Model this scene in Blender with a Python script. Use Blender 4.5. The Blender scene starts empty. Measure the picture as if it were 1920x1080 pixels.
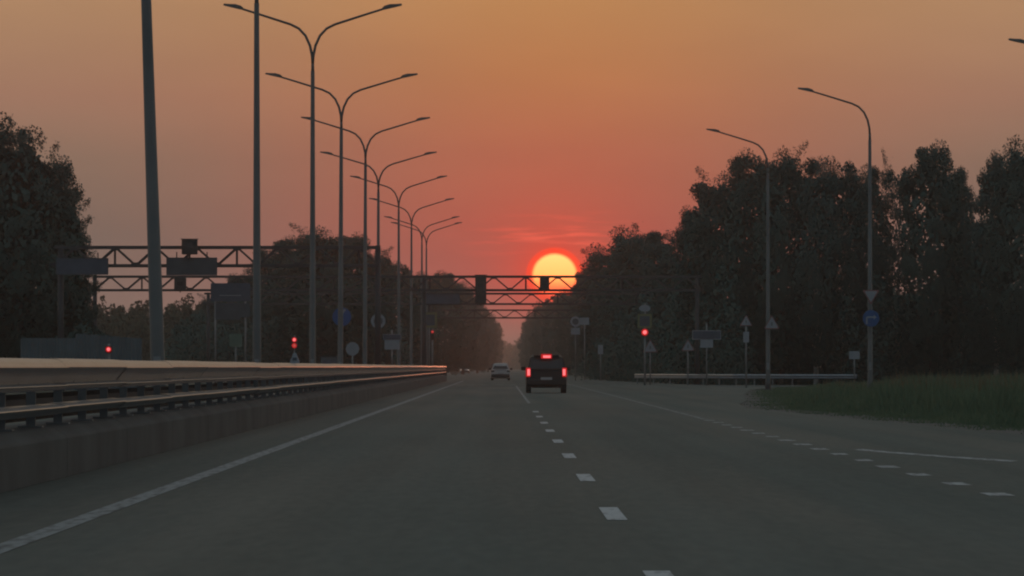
import bpy, math, random
import numpy as np
from mathutils import Vector, Matrix

R = math.radians
PI = math.pi
scene = bpy.context.scene
col = scene.collection

# ------------------------------------------------------------------ camera
EYE = 1.2                    # driver's phone height above the asphalt
FOC = 8547.0                 # focal length in 1920-wide photo pixels (telephoto)
VPX, VPY = 941.0, 688.0      # where the straight road vanishes
cam_d = bpy.data.cameras.new('camera')
cam_d.sensor_width = 36.0
cam_d.lens = FOC / 1920 * 36.0
cam_d.clip_start = 0.5
cam_d.clip_end = 20000
cam = bpy.data.objects.new('camera', cam_d)
cam.location = (0, 0, EYE)
cam.rotation_euler = (PI / 2 + math.atan((VPY - 540) / FOC), 0, -math.atan((960 - VPX) / FOC))
col.objects.link(cam)
scene.camera = cam

# ------------------------------------------------------------------ sky and sun
SUN_AZ = math.atan((1040 - VPX) / FOC)       # to the right of the road axis
SUN_EL = math.atan((VPY - 516) / FOC)
w = bpy.data.worlds.new('World')
scene.world = w
w.use_nodes = True
nt = w.node_tree
nt.nodes.clear()
N = nt.nodes.new
def link(a, b): nt.links.new(a, b)
def math_n(op, a, b=None, c=None, clamp=False):
    n = N('ShaderNodeMath'); n.operation = op; n.use_clamp = clamp
    for i, v in enumerate((a, b, c)):
        if v is None: continue
        if isinstance(v, (int, float)): n.inputs[i].default_value = v
        else: link(v, n.inputs[i])
    return n.outputs[0]
def lin(c):
    return tuple(((v / 255) / 12.92 if v / 255 <= .04045 else ((v / 255 + .055) / 1.055) ** 2.4) for v in c) + (1,)
def ramp_n(fac, stops, conv=True):
    n = N('ShaderNodeValToRGB'); el = n.color_ramp.elements
    n.color_ramp.interpolation = 'B_SPLINE' if False else 'LINEAR'
    while len(el) < len(stops): el.new(0.5)
    for e, (p, c) in zip(el, stops):
        e.position = p; e.color = lin(c) if conv else tuple(c) + (1,)
    link(fac, n.inputs[0])
    return n.outputs[0]
def mixc(fac, a, b, mode='MIX'):
    n = N('ShaderNodeMix'); n.data_type = 'RGBA'; n.blend_type = mode; n.clamp_factor = True
    if isinstance(fac, (int, float)): n.inputs[0].default_value = fac
    else: link(fac, n.inputs[0])
    for s, v in ((n.inputs[6], a), (n.inputs[7], b)):
        if isinstance(v, tuple): s.default_value = v
        else: link(v, s)
    return n.outputs[2]

tc = N('ShaderNodeTexCoord')
sep = N('ShaderNodeSeparateXYZ'); link(tc.outputs['Generated'], sep.inputs[0])
dx, dy, dz = sep.outputs
el_deg = math_n('MULTIPLY', math_n('ARCSINE', dz), 180 / PI)
az_deg = math_n('MULTIPLY', math_n('ARCTAN2', dx, dy), 180 / PI)
daz = math_n('SUBTRACT', az_deg, math.degrees(SUN_AZ))
del_ = math_n('SUBTRACT', el_deg, math.degrees(SUN_EL))
# elevation stretched so that the first degrees above the horizon get most of the ramp
epos = math_n('POWER', math_n('DIVIDE', math_n('MAXIMUM', el_deg, 0.0), 90.0), 0.4)
def ep(e): return (e / 90.0) ** 0.4
off = ramp_n(epos, [(0.0, (118, 106, 104)), (ep(.6), (120, 108, 102)), (ep(1.6), (116, 107, 97)), (ep(2.6), (133, 111, 95)), (ep(3.4), (158, 118, 97)),
                    (ep(4.6), (174, 134, 100)), (ep(9), (184, 152, 112)), (ep(25), (158, 160, 156)), (ep(50), (142, 164, 180)), (1.0, (134, 162, 186))])
sunc = ramp_n(epos, [(0.0, (132, 98, 98)), (ep(.5), (152, 98, 94)), (ep(1.1), (182, 84, 76)), (ep(1.8), (186, 86, 70)), (ep(2.7), (186, 103, 76)),
                     (ep(3.7), (187, 121, 77)), (ep(4.6), (190, 134, 84)), (ep(9), (192, 156, 104)), (ep(25), (166, 162, 150)), (ep(50), (142, 164, 180)), (1.0, (134, 162, 186))])
wide = math_n('POWER', 2.718, math_n('MULTIPLY', math_n('POWER', math_n('DIVIDE', math_n('ABSOLUTE', daz), 3.65), 1.9), -1.0))
sky = mixc(wide, off, sunc)
# nearer aureole of the low sun
ang = math_n('SQRT', math_n('ADD', math_n('POWER', math_n('ABSOLUTE', daz), 2.0), math_n('POWER', math_n('ABSOLUTE', math_n('MULTIPLY', del_, 1.1)), 2.0)))
aur = math_n('POWER', 2.718, math_n('MULTIPLY', math_n('DIVIDE', ang, 0.42), -1.30))
sky = mixc(math_n('MULTIPLY', aur, 2.2, clamp=True), sky, lin((250, 62, 38)))
# thin cloud bars above the sun
vm = N('ShaderNodeCombineXYZ'); link(math_n('MULTIPLY', daz, 1.3), vm.inputs[0]); link(math_n('MULTIPLY', el_deg, 13.0), vm.inputs[1])
nz = N('ShaderNodeTexNoise'); nz.inputs['Scale'].default_value = 1.0; nz.inputs['Detail'].default_value = 4.0; link(vm.outputs[0], nz.inputs['Vector'])
bars = math_n('MULTIPLY', math_n('SUBTRACT', nz.outputs[0], 0.50, clamp=True), 7.0, clamp=True)
barm = math_n('POWER', 2.718, math_n('MULTIPLY', math_n('ADD', math_n('POWER', math_n('ABSOLUTE', math_n('DIVIDE', daz, 0.75)), 2.0), math_n('POWER', math_n('ABSOLUTE', math_n('DIVIDE', math_n('SUBTRACT', el_deg, 1.62), 0.22)), 2.0)), -1.0))
sky = mixc(math_n('MULTIPLY', math_n('MULTIPLY', bars, barm), 0.95), sky, lin((250, 96, 74)))
# uneven haze in the air
vm2 = N('ShaderNodeCombineXYZ'); link(math_n('MULTIPLY', az_deg, 0.22), vm2.inputs[0]); link(math_n('MULTIPLY', el_deg, 0.8), vm2.inputs[1])
nz2 = N('ShaderNodeTexNoise'); nz2.inputs['Scale'].default_value = 1.0; nz2.inputs['Detail'].default_value = 3.0; link(vm2.outputs[0], nz2.inputs['Vector'])
sky = mixc(1.0, sky, ramp_n(nz2.outputs[0], [(0.25, (.93, .92, .93)), (0.75, (1.06, 1.05, 1.04))], False), 'MULTIPLY')
# the sky opposite the sunset is duller, as the earth's shadow rises there
caz = math_n('MULTIPLY', math_n('SUBTRACT', 1.0, math_n('COSINE', math_n('MULTIPLY', daz, PI / 180))), 0.5)
dark = math_n('SUBTRACT', 1.0, math_n('MULTIPLY', math_n('MULTIPLY', caz, 0.36), math_n('SUBTRACT', 1.0, math_n('DIVIDE', math_n('MAXIMUM', el_deg, 0.0), 90.0))))
dcol = N('ShaderNodeCombineColor')
for i_ in range(3): link(dark, dcol.inputs[i_])
sky = mixc(math_n('MULTIPLY', caz, 0.85), sky, lin((148, 168, 180)))
sky = mixc(1.0, sky, dcol.outputs[0], 'MULTIPLY')
# the physical sky joins in away from the horizon band
nish = N('ShaderNodeTexSky'); nish.sky_type = 'NISHITA'; nish.sun_disc = False
nish.sun_elevation = SUN_EL; nish.sun_rotation = SUN_AZ; nish.dust_density = 4.0; nish.air_density = 1.5
nmul = mixc(1.0, nish.outputs[0], (0.10, 0.10, 0.10, 1), 'MULTIPLY')
hi = math_n('MULTIPLY', math_n('DIVIDE', math_n('SUBTRACT', el_deg, 8.0), 40.0, clamp=True), 0.35)
sky = mixc(hi, sky, nmul)
# the disc itself, yellow above and redder towards its lower limb
disc = N('ShaderNodeMapRange'); disc.interpolation_type = 'SMOOTHSTEP'
dr = math_n('SQRT', math_n('ADD', math_n('POWER', math_n('ABSOLUTE', daz), 2.0), math_n('POWER', math_n('ABSOLUTE', math_n('MULTIPLY', del_, 1.04)), 2.0)))
link(dr, disc.inputs[0]); disc.inputs[1].default_value = 0.305; disc.inputs[2].default_value = 0.245
disc.inputs[3].default_value = 0.0; disc.inputs[4].default_value = 1.0
discc = ramp_n(math_n('ADD', math_n('DIVIDE', del_, 0.6), 0.5), [(0.0, (2.0, .10, .05)), (0.25, (2.4, .30, .07)), (0.45, (3.0, .82, .18)), (1.0, (3.0, 1.05, .30))], False)
rim = N('ShaderNodeMapRange'); rim.interpolation_type = 'SMOOTHSTEP'
link(dr, rim.inputs[0]); rim.inputs[1].default_value = 0.385; rim.inputs[2].default_value = 0.325; rim.inputs[3].default_value = 0.0; rim.inputs[4].default_value = 1.0
sky = mixc(rim.outputs[0], sky, (1.3, .05, .006, 1))
sky = mixc(disc.outputs[0], sky, discc)
bg = N('ShaderNodeBackground'); link(sky, bg.inputs[0]); bg.inputs[1].default_value = 1.0
wo = N('ShaderNodeOutputWorld'); link(bg.outputs[0], wo.inputs[0])

w.cycles.sampling_method = 'MANUAL'; w.cycles.sample_map_resolution = 512
sun_d = bpy.data.lights.new('sun', 'SUN')
sun_d.energy = 0.06
sun_d.angle = R(0.53)
sun_d.color = (1.0, 0.26, 0.12)
sun = bpy.data.objects.new('sun', sun_d)
sv = Vector((math.sin(SUN_AZ) * math.cos(SUN_EL), math.cos(SUN_AZ) * math.cos(SUN_EL), math.sin(SUN_EL)))
sun.rotation_euler = (-sv).to_track_quat('-Z', 'Y').to_euler()
sun.location = (0, 0, 60)
col.objects.link(sun)

scene.view_settings.view_transform = 'Standard'
scene.view_settings.look = 'None'
scene.view_settings.exposure = 0.0
scene.view_settings.gamma = 1.0
scene.view_settings.use_curve_mapping = False
scene.cycles.filter_width = 2.1
scene.cycles.use_denoising = True
scene.cycles.max_bounces = 3
scene.cycles.diffuse_bounces = 2
scene.cycles.glossy_bounces = 2
scene.cycles.volume_bounces = 0
scene.cycles.transparent_max_bounces = 6

# ------------------------------------------------------------------ materials
M = {}
def mat(name, base, rough=0.8, metal=0.0, noise=None, spec=0.3, bump=None, emit=None):
    """procedural material: base colour broken up by noise, optional bump, optional emission"""
    m = bpy.data.materials.new(name); m.use_nodes = True
    t = m.node_tree; b = t.nodes['Principled BSDF']
    b.inputs['Roughness'].default_value = rough; b.inputs['Metallic'].default_value = metal
    b.inputs['Specular IOR Level'].default_value = spec
    b.inputs['Base Color'].default_value = tuple(base) + (1,)
    g = t.nodes.new('ShaderNodeNewGeometry')
    if noise:
        sc, amt = noise
        n = t.nodes.new('ShaderNodeTexNoise'); n.inputs['Scale'].default_value = sc; n.inputs['Detail'].default_value = 5
        t.links.new(g.outputs['Position'], n.inputs['Vector'])
        r = t.nodes.new('ShaderNodeValToRGB')
        r.color_ramp.elements[0].position = 0.3; r.color_ramp.elements[1].position = 0.7
        r.color_ramp.elements[0].color = tuple(c * (1 - amt) for c in base) + (1,)
        r.color_ramp.elements[1].color = tuple(min(1, c * (1 + amt)) for c in base) + (1,)
        t.links.new(n.outputs[0], r.inputs[0]); t.links.new(r.outputs[0], b.inputs['Base Color'])
    if bump:
        sc, st = bump
        n = t.nodes.new('ShaderNodeTexNoise'); n.inputs['Scale'].default_value = sc; n.inputs['Detail'].default_value = 3
        t.links.new(g.outputs['Position'], n.inputs['Vector'])
        bp = t.nodes.new('ShaderNodeBump'); bp.inputs['Strength'].default_value = st; bp.inputs['Distance'].default_value = 0.02
        t.links.new(n.outputs[0], bp.inputs['Height']); t.links.new(bp.outputs[0], b.inputs['Normal'])
    if emit:
        b.inputs['Emission Color'].default_value = tuple(emit[0]) + (1,)
        b.inputs['Emission Strength'].default_value = emit[1]
        m.cycles.emission_sampling = 'NONE'
    M[name] = m
    return m

def leaf_mat(name, c1, c2, scale=0.5):
    m = bpy.data.materials.new(name); m.use_nodes = True
    t = m.node_tree; t.nodes.clear()
    o = t.nodes.new('ShaderNodeOutputMaterial')
    g = t.nodes.new('ShaderNodeNewGeometry')
    n = t.nodes.new('ShaderNodeTexNoise'); n.inputs['Scale'].default_value = scale; n.inputs['Detail'].default_value = 3
    t.links.new(g.outputs['Position'], n.inputs['Vector'])
    r = t.nodes.new('ShaderNodeValToRGB'); r.color_ramp.elements[0].position = .35; r.color_ramp.elements[1].position = .65
    r.color_ramp.elements[0].color = tuple(c1) + (1,); r.color_ramp.elements[1].color = tuple(c2) + (1,)
    t.links.new(n.outputs[0], r.inputs[0])
    d = t.nodes.new('ShaderNodeBsdfDiffuse'); tr = t.nodes.new('ShaderNodeBsdfTranslucent')
    mx = t.nodes.new('ShaderNodeMixShader'); mx.inputs[0].default_value = 0.07
    t.links.new(r.outputs[0], d.inputs[0]); t.links.new(r.outputs[0], tr.inputs[0])
    t.links.new(d.outputs[0], mx.inputs[1]); t.links.new(tr.outputs[0], mx.inputs[2]); t.links.new(mx.outputs[0], o.inputs[0])
    M[name] = m

def asphalt(name):
    m = bpy.data.materials.new(name); m.use_nodes = True
    t = m.node_tree; b = t.nodes['Principled BSDF']
    b.inputs['Roughness'].default_value = 0.9; b.inputs['Specular IOR Level'].default_value = 0.12
    g = t.nodes.new('ShaderNodeNewGeometry')
    def nz(scale, vec, detail=4):
        mp = t.nodes.new('ShaderNodeMapping'); mp.inputs['Scale'].default_value = vec
        t.links.new(g.outputs['Position'], mp.inputs[0])
        n = t.nodes.new('ShaderNodeTexNoise'); n.inputs['Scale'].default_value = scale; n.inputs['Detail'].default_value = detail
        t.links.new(mp.outputs[0], n.inputs['Vector']); return n.outputs[0]
    def mm(op, a, bb, clamp=False):
        n = t.nodes.new('ShaderNodeMath'); n.operation = op; n.use_clamp = clamp
        for i, v in enumerate((a, bb)):
            if isinstance(v, (int, float)): n.inputs[i].default_value = v
            else: t.links.new(v, n.inputs[i])
        return n.outputs[0]
    bands = nz(1.0, (1.1, 0.004, 1), 3)          # wheel tracks along the road
    patch = nz(1.0, (0.25, 0.03, 1), 4)          # large worn patches
    grit = nz(9.0, (1, 0.12, 1), 3)
    v = mm('ADD', mm('ADD', mm('MULTIPLY', bands, 0.5), mm('MULTIPLY', patch, 0.6)), mm('MULTIPLY', grit, 0.35))
    r = t.nodes.new('ShaderNodeValToRGB')
    r.color_ramp.elements[0].position = 0.56; r.color_ramp.elements[1].position = 0.92
    r.color_ramp.elements[0].color = (.074, .086, .078, 1); r.color_ramp.elements[1].color = (.126, .133, .118, 1)
    t.links.new(v, r.inputs[0])
    # brownish worn areas and old repairs
    tint = nz(1.0, (0.45, 0.018, 1), 5)
    rt_ = t.nodes.new('ShaderNodeValToRGB'); rt_.color_ramp.elements[0].position = .42; rt_.color_ramp.elements[1].position = .60
    rt_.color_ramp.elements[0].color = (.94, 1.0, .98, 1); rt_.color_ramp.elements[1].color = (1.16, 1.08, 1.02, 1)
    t.links.new(tint, rt_.inputs[0])
    mxr = t.nodes.new('ShaderNodeMix'); mxr.data_type = 'RGBA'; mxr.blend_type = 'MULTIPLY'; mxr.inputs[0].default_value = 1.0
    t.links.new(r.outputs[0], mxr.inputs[6]); t.links.new(rt_.outputs[0], mxr.inputs[7]); t.links.new(mxr.outputs[2], b.inputs['Base Color'])
    bp = t.nodes.new('ShaderNodeBump'); bp.inputs['Strength'].default_value = 0.25; bp.inputs['Distance'].default_value = 0.01
    t.links.new(grit, bp.inputs['Height']); t.links.new(bp.outputs[0], b.inputs['Normal'])
    M[name] = m

def paint(name, c, wear):
    """worn road paint: paint colour flaking to asphalt"""
    m = bpy.data.materials.new(name); m.use_nodes = True
    t = m.node_tree; b = t.nodes['Principled BSDF']; b.inputs['Roughness'].default_value = .8; b.inputs['Specular IOR Level'].default_value = .15
    g = t.nodes.new('ShaderNodeNewGeometry')
    mp = t.nodes.new('ShaderNodeMapping'); mp.inputs['Scale'].default_value = (11, 1.6, 1); t.links.new(g.outputs['Position'], mp.inputs[0])
    n = t.nodes.new('ShaderNodeTexNoise'); n.inputs['Scale'].default_value = 1.0; n.inputs['Detail'].default_value = 6; t.links.new(mp.outputs[0], n.inputs['Vector'])
    r = t.nodes.new('ShaderNodeValToRGB'); r.color_ramp.elements[0].position = wear - .12; r.color_ramp.elements[1].position = wear + .12
    r.color_ramp.elements[0].color = (.09, .09, .088, 1); r.color_ramp.elements[1].color = tuple(c) + (1,)
    t.links.new(n.outputs[0], r.inputs[0]); t.links.new(r.outputs[0], b.inputs['Base Color'])
    M[name] = m

asphalt('asphalt')
paint('paint_bright', (.42, .43, .42), .36)
paint('paint_worn', (.26, .27, .26), .50)
paint('paint_mid', (.37, .38, .37), .43)
paint('paint_edge', (.25, .26, .25), .42)
mat('soil', (.050, .052, .034), .95, noise=(.35, .35), bump=(2, .4))
mat('gravel', (.085, .082, .076), .95, noise=(3, .3), bump=(9, .5))
mat('concrete', (.16, .165, .165), .9, noise=(.8, .18), bump=(6, .2))
mat('concrete_dark', (.075, .08, .078), .92, noise=(.6, .25), bump=(6, .2))
mat('zinc', (.19, .212, .235), .33, metal=.5, noise=(1.5, .14), spec=.5)
mat('zinc_dull', (.19, .20, .205), .6, metal=.3, noise=(2.5, .2))
mat('pole_steel', (.098, .102, .100), .6, metal=.15, noise=(.8, .15))
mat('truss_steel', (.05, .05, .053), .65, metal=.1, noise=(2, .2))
mat('sign_back', (.066, .077, .087), .6, metal=.2, noise=(2, .15))
mat('sign_white', (.21, .235, .26), .5, noise=(3, .08))
mat('sign_blue', (.020, .075, .21), .45, noise=(3, .12))
mat('sign_red', (.20, .085, .085), .5, noise=(3, .12))
mat('sign_yellow', (.13, .14, .065), .5, noise=(3, .1))
mat('sign_dim_blue', (.055, .07, .096), .55, noise=(2, .15))
mat('sign_green', (.09, .14, .11), .6, noise=(2, .15))
mat('housing', (.03, .032, .034), .6, noise=(3, .2))
mat('lens_off', (.05, .045, .03), .3)
mat('lens_red_rim', (.25, .01, .01), .3, emit=((1.0, .012, .015), .42))
mat('lens_red_core', (.6, .2, .2), .3, emit=((1.0, .17, .18), 1.25))
mat('lens_red_dim', (.4, .1, .1), .3, emit=((1.0, .14, .12), 0.42))
mat('lamp_glass', (.30, .28, .24), .3)
mat('car_black', (.012, .0105, .011), .42, noise=(2, .2), spec=.45)
mat('car_white', (.40, .40, .40), .38, noise=(2, .05), spec=.5)
mat('car_grey', (.12, .12, .125), .4, noise=(2, .1), spec=.5)
mat('glass_dark', (.022, .023, .025), .22, spec=.5)
mat('rubber', (.018, .018, .018), .9, noise=(5, .2))
mat('plastic_black', (.022, .022, .022), .7, noise=(4, .2))
mat('alloy', (.25, .25, .26), .4, metal=.7)
mat('plate_white', (.32, .32, .32), .5)
mat('tail_unlit', (.22, .03, .03), .3)
mat('headlight', (.8, .8, .75), .2, emit=((1.0, .82, .66), .7))
mat('fence_blue', (.075, .10, .112), .6, noise=(1, .18))
mat('bark', (.075, .065, .055), .95, noise=(3, .4), bump=(5, .5))
mat('birch_bark', (.22, .21, .19), .9, noise=(2.5, .55), bump=(5, .4))
leaf_mat('leaf_a', (.052, .092, .082), (.070, .114, .100))
leaf_mat('leaf_b', (.054, .092, .084), (.072, .114, .102))
leaf_mat('leaf_far', (.050, .055, .040), (.080, .082, .055), .1)
leaf_mat('leaf_shrub', (.050, .090, .078), (.068, .112, .096), .8)
leaf_mat('grass_blade', (.085, .125, .080), (.130, .165, .100), .35)
leaf_mat('grass_dry', (.13, .105, .06), (.17, .13, .075), .5)

# ------------------------------------------------------------------ mesh helpers
class MB:
    """collects polygons, then links them as ONE mesh object"""
    def __init__(s): s.v = []; s.f = []
    def add(s, verts, faces):
        o = len(s.v); s.v += [tuple(p) for p in verts]; s.f += [tuple(i + o for i in f) for f in faces]; return s
    def box(s, c, d, rot=None):
        x, y, z = d[0] / 2, d[1] / 2, d[2] / 2
        P = [Vector((i, j, k)) for k in (-z, z) for j in (-y, y) for i in (-x, x)]
        if rot is not None: P = [rot @ p for p in P]
        P = [p + Vector(c) for p in P]
        return s.add(P, [(0, 2, 3, 1), (4, 5, 7, 6), (0, 1, 5, 4), (2, 6, 7, 3), (0, 4, 6, 2), (1, 3, 7, 5)])
    def bevbox(s, c, d, b):
        """box with its four long (z) edges and rims chamfered"""
        x, y, z = d[0] / 2, d[1] / 2, d[2] / 2
        def ring(ix, zz): return [(-x + ix + b, -y + ix, zz), (x - ix - b, -y + ix, zz), (x - ix, -y + ix + b, zz), (x - ix, y - ix - b, zz), (x - ix - b, y - ix, zz), (-x + ix + b, y - ix, zz), (-x + ix, y - ix - b, zz), (-x + ix, -y + ix + b, zz)]
        P = ring(b * .7, -z) + ring(0, -z + b) + ring(0, z - b) + ring(b * .7, z)
        P = [(p[0] + c[0], p[1] + c[1], p[2] + c[2]) for p in P]
        F = [tuple(range(7, -1, -1)), tuple(range(24, 32))]
        for k in range(3):
            for i in range(8):
                j = (i + 1) % 8; F.append((k * 8 + i, k * 8 + j, k * 8 + 8 + j, k * 8 + 8 + i))
        return s.add(P, F)
    def tube(s, pts, rad, n=8, cap=True):
        pts = [Vector(p) for p in pts]
        if isinstance(rad, (int, float)): rad = [rad] * len(pts)
        P = []; u = None
        for i, p in enumerate(pts):
            d = (pts[min(i + 1, len(pts) - 1)] - pts[max(i - 1, 0)]).normalized()
            if u is None: u = d.orthogonal().normalized()
            else: u = (u - d * u.dot(d)).normalized()
            vv = d.cross(u)
            for k in range(n):
                a = 2 * PI * k / n
                P.append(p + (u * math.cos(a) + vv * math.sin(a)) * rad[i])
        F = []
        for i in range(len(pts) - 1):
            for k in range(n):
                j = (k + 1) % n; F.append((i * n + k, i * n + j, (i + 1) * n + j, (i + 1) * n + k))
        if cap: F += [tuple(range(n - 1, -1, -1)), tuple(range((len(pts) - 1) * n, len(pts) * n))]
        return s.add(P, F)
    def bar(s, a, b, t, up=(0, 0, 1)):
        """square bar from a to b"""
        a, b = Vector(a), Vector(b); d = (b - a); L = d.length; d.normalize()
        u = Vector(up); u = u - d * u.dot(d)
        if u.length < 1e-4: u = d.orthogonal()
        u.normalize(); v = d.cross(u); P = []
        for p in (a, b):
            for (i, j) in ((-1, -1), (1, -1), (1, 1), (-1, 1)): P.append(p + u * (i * t / 2) + v * (j * t / 2))
        return s.add(P, [(3, 2, 1, 0), (4, 5, 6, 7), (0, 1, 5, 4), (1, 2, 6, 5), (2, 3, 7, 6), (3, 0, 4, 7)])
    def prism(s, poly, y0, y1):
        """polygon in xz extruded along y"""
        n = len(poly); P = [(x, y0, z) for x, z in poly] + [(x, y1, z) for x, z in poly]
        F = [tuple(range(n)), tuple(range(2 * n - 1, n - 1, -1))] + [(i, n + i, n + (i + 1) % n, (i + 1) % n) for i in range(n)]
        return s.add(P, F)
    def loft(s, rings, closed=True, cap=True):
        n = len(rings[0]); P = [p for r in rings for p in r]; F = []
        for i in range(len(rings) - 1):
            for k in range(n if closed else n - 1):
                j = (k + 1) % n; F.append((i * n + k, i * n + j, (i + 1) * n + j, (i + 1) * n + k))
        if cap: F += [tuple(range(n - 1, -1, -1)), tuple(range((len(rings) - 1) * n, len(rings) * n))]
        return s.add(P, F)
    def lathe_y(s, c, prof, n=16):
        """(radius, y) profile turned about the y axis through c"""
        rings = [[(c[0] + r * math.cos(2 * PI * k / n), c[1] + y, c[2] + r * math.sin(2 * PI * k / n)) for k in range(n)] for r, y in prof]
        return s.loft(rings)
    def lathe_x(s, c, prof, n=20):
        rings = [[(c[0] + x, c[1] + r * math.cos(2 * PI * k / n), c[2] + r * math.sin(2 * PI * k / n)) for k in range(n)] for r, x in prof]
        return s.loft(rings)
    def mesh(s, name, m, smooth=False):
        me = bpy.data.meshes.new(name); me.from_pydata(s.v, [], s.f); me.update()
        me.materials.append(M[m])
        if smooth: me.shade_smooth()
        return me
    def build(s, name, m, parent=None, smooth=False, loc=None):
        o = bpy.data.objects.new(name, s.mesh(name, m, smooth)); col.objects.link(o)
        if parent: o.parent = parent
        if loc: o.location = loc
        return o

def fast_mesh(name, verts, faces, m, nrm=None):
    """numpy verts (n,3) and faces (f,k) of one size k"""
    me = bpy.data.meshes.new(name)
    k = faces.shape[1]
    me.vertices.add(len(verts)); me.vertices.foreach_set('co', verts.astype(np.float32).ravel())
    me.loops.add(faces.size); me.loops.foreach_set('vertex_index', faces.astype(np.int32).ravel())
    me.polygons.add(len(faces)); me.polygons.foreach_set('loop_start', np.arange(0, faces.size, k, dtype=np.int32))
    me.update(calc_edges=True); me.validate()
    me.materials.append(M[m])
    if nrm is not None: me.normals_split_custom_set_from_vertices(nrm.astype(np.float32))
    return me

def tag(o, label=None, cat=None, group=None, kind=None):
    if label: o['label'] = label
    if cat: o['category'] = cat
    if group: o['group'] = group
    if kind: o['kind'] = kind
    return o
def thing(name, loc, label, cat, group=None, rz=0.0):
    o = bpy.data.objects.new(name, None); o.empty_display_size = .3
    o.location = loc; o.rotation_euler = (0, 0, rz); col.objects.link(o)
    return tag(o, label, cat, group)
def child(name, me, parent, loc=(0, 0, 0), rot=(0, 0, 0), sc=(1, 1, 1)):
    o = bpy.data.objects.new(name, me); col.objects.link(o); o.parent = parent
    o.location = loc; o.rotation_euler = rot; o.scale = sc
    return o
def copy_tree(o, parent=None):
    c = o.copy(); col.objects.link(c); c.parent = parent
    for ch in list(o.children): copy_tree(ch, c)
    return c
def PX(px, Y): return (px - VPX) / FOC * Y
def PZ(py, Y): return EYE - (py - VPY) / FOC * Y

# ------------------------------------------------------------------ the setting: ground and road
def sheet(name, poly, z, m, parent=None, kind=None):
    me = bpy.data.meshes.new(name); me.from_pydata([(x, y, z) for x, y in poly], [], [tuple(range(len(poly)))]); me.update()
    me.materials.append(M[m]); o = bpy.data.objects.new(name, me); col.objects.link(o)
    if parent: o.parent = parent
    if kind: o['kind'] = kind
    return o
sheet('ground', [(-2900, -150), (2900, -150), (2900, 4900), (-2900, 4900)], -0.06, 'soil', kind='structure')

def strip(name, pts, z, m, kind=None, parent=None):
    """road surface from (y, x_left, x_right) stations"""
    mb = MB()
    for (y0, a0, b0), (y1, a1, b1) in zip(pts, pts[1:]):
        n = 6
        P = [(a0 + (b0 - a0) * i / n, y0, z) for i in range(n + 1)] + [(a1 + (b1 - a1) * i / n, y1, z) for i in range(n + 1)]
        mb.add(P, [(i, i + 1, n + 2 + i, n + 1 + i) for i in range(n)])
    o = mb.build(name, m, parent)
    if kind: o['kind'] = kind
    return o
EDGE = [(-20, 13.0), (20, 11.6), (50, 10.4), (81, 9.3), (106, 8.2), (122, 7.5), (133, 7.15), (148, 7.7), (165, 8.9), (200, 10.6), (240, 13.2), (270, 16.0), (290, 20.0)]
road = strip('road', [(y, -4.75, x) for y, x in EDGE], 0.0, 'asphalt', 'structure')
far_road = strip('road', [(290.0, -4.75, 22.0), (300, -4.75, 13.5), (340, -4.75, 11.2), (380, -4.75, 9.6), (405, -4.75, 8.9), (440, -4.75, 8.6), (1000, -4.75, 8.2), (2300, -4.75, 8.2)], 0.0, 'asphalt', 'structure')
side_road = strip('side_road', [(268, 16.2, 70), (289.9, 20.2, 70)], -0.006, 'asphalt', 'structure')
opp = strip('opposite_road', [(-20, -17.2, -8.6), (398, -17.2, -8.6), (401, -17.0, -4.76), (700, -14.8, -4.76), (1000, -13.2, -4.76), (2300, -13.0, -4.76)], 0.0, 'asphalt', 'structure')
med = MB()
for y0, y1 in ((-20, 100), (100, 200), (200, 300), (300, 399)):
    med.add([(-8.6, y0, .13), (-5.62, y0, .13), (-5.62, y1, .13), (-8.6, y1, .13), (-8.6, y0, -.05), (-8.6, y1, -.05)], [(0, 1, 2, 3), (4, 0, 3, 5)])
med.add([(-8.6, 399, .13), (-5.62, 399, .13), (-5.62, 399, -.05), (-8.6, 399, -.05)], [(0, 1, 2, 3)])
tag(med.build('median_strip', 'soil'), kind='structure')
# gravel edges of the carriageway
strip('gravel_shoulder', [(y, x - .05, x + 1.3 + .25 * math.sin(y * .31)) for y, x in EDGE[:-1]], -0.02, 'gravel', 'structure')

# painted markings
def mark(name, x0, x1, y0, y1, m, segs=1, z=.004):
    mb = MB(); dyy = (y1 - y0) / segs
    for i in range(segs):
        a, b = y0 + i * dyy, y0 + (i + 1) * dyy
        mb.add([(x0, a, z), (x1, a, z), (x1, b, z), (x0, b, z)], [(0, 1, 2, 3)])
    return mb.build(name, m, road)
mark('edge_line', -3.40, -3.21, 5, 392, 'paint_edge', 20)
for k in range(9):
    yc = 25.2 + 12.1 * k
    mark('lane_dash', .825, .985, yc - 1.6, yc + 1.6, 'paint_bright')
mark('lane_line', .85, .95, 150, 288, 'paint_edge', 8)
random.seed(5)
for k in range(17):
    yc = 38.9 + 3.95 * k
    mark('merge_dash', 4.53 + random.uniform(-.02, .02), 4.76 + random.uniform(-.02, .02), yc - random.uniform(.45, .6), yc + random.uniform(.45, .6), 'paint_mid')
mark('merge_line', 4.58, 4.72, 104, 340, 'paint_worn', 10)
mb = MB()
cv = [(6.42, 57.6), (6.15, 59.0), (5.85, 60.6), (5.6, 62.2), (5.3, 64.0), (5.08, 66.0)]
for (xa, ya), (xb, yb) in zip(cv, cv[1:]):
    mb.add([(xa, ya, .004), (xa + .17, ya + .55, .004), (xb + .17, yb + .5, .004), (xb, yb, .004)], [(0, 1, 2, 3)])
mb.build('ramp_line', 'paint_mid', road)
for k in range(14):     # pedestrian crossing bars by the signals
    mark('crossing_bar', -4.2 + .95 * k, -3.75 + .95 * k, 300.5, 304.5, 'paint_worn')
mark('stop_line', -3.3, 4.5, 295.0, 295.5, 'paint_worn')

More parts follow.
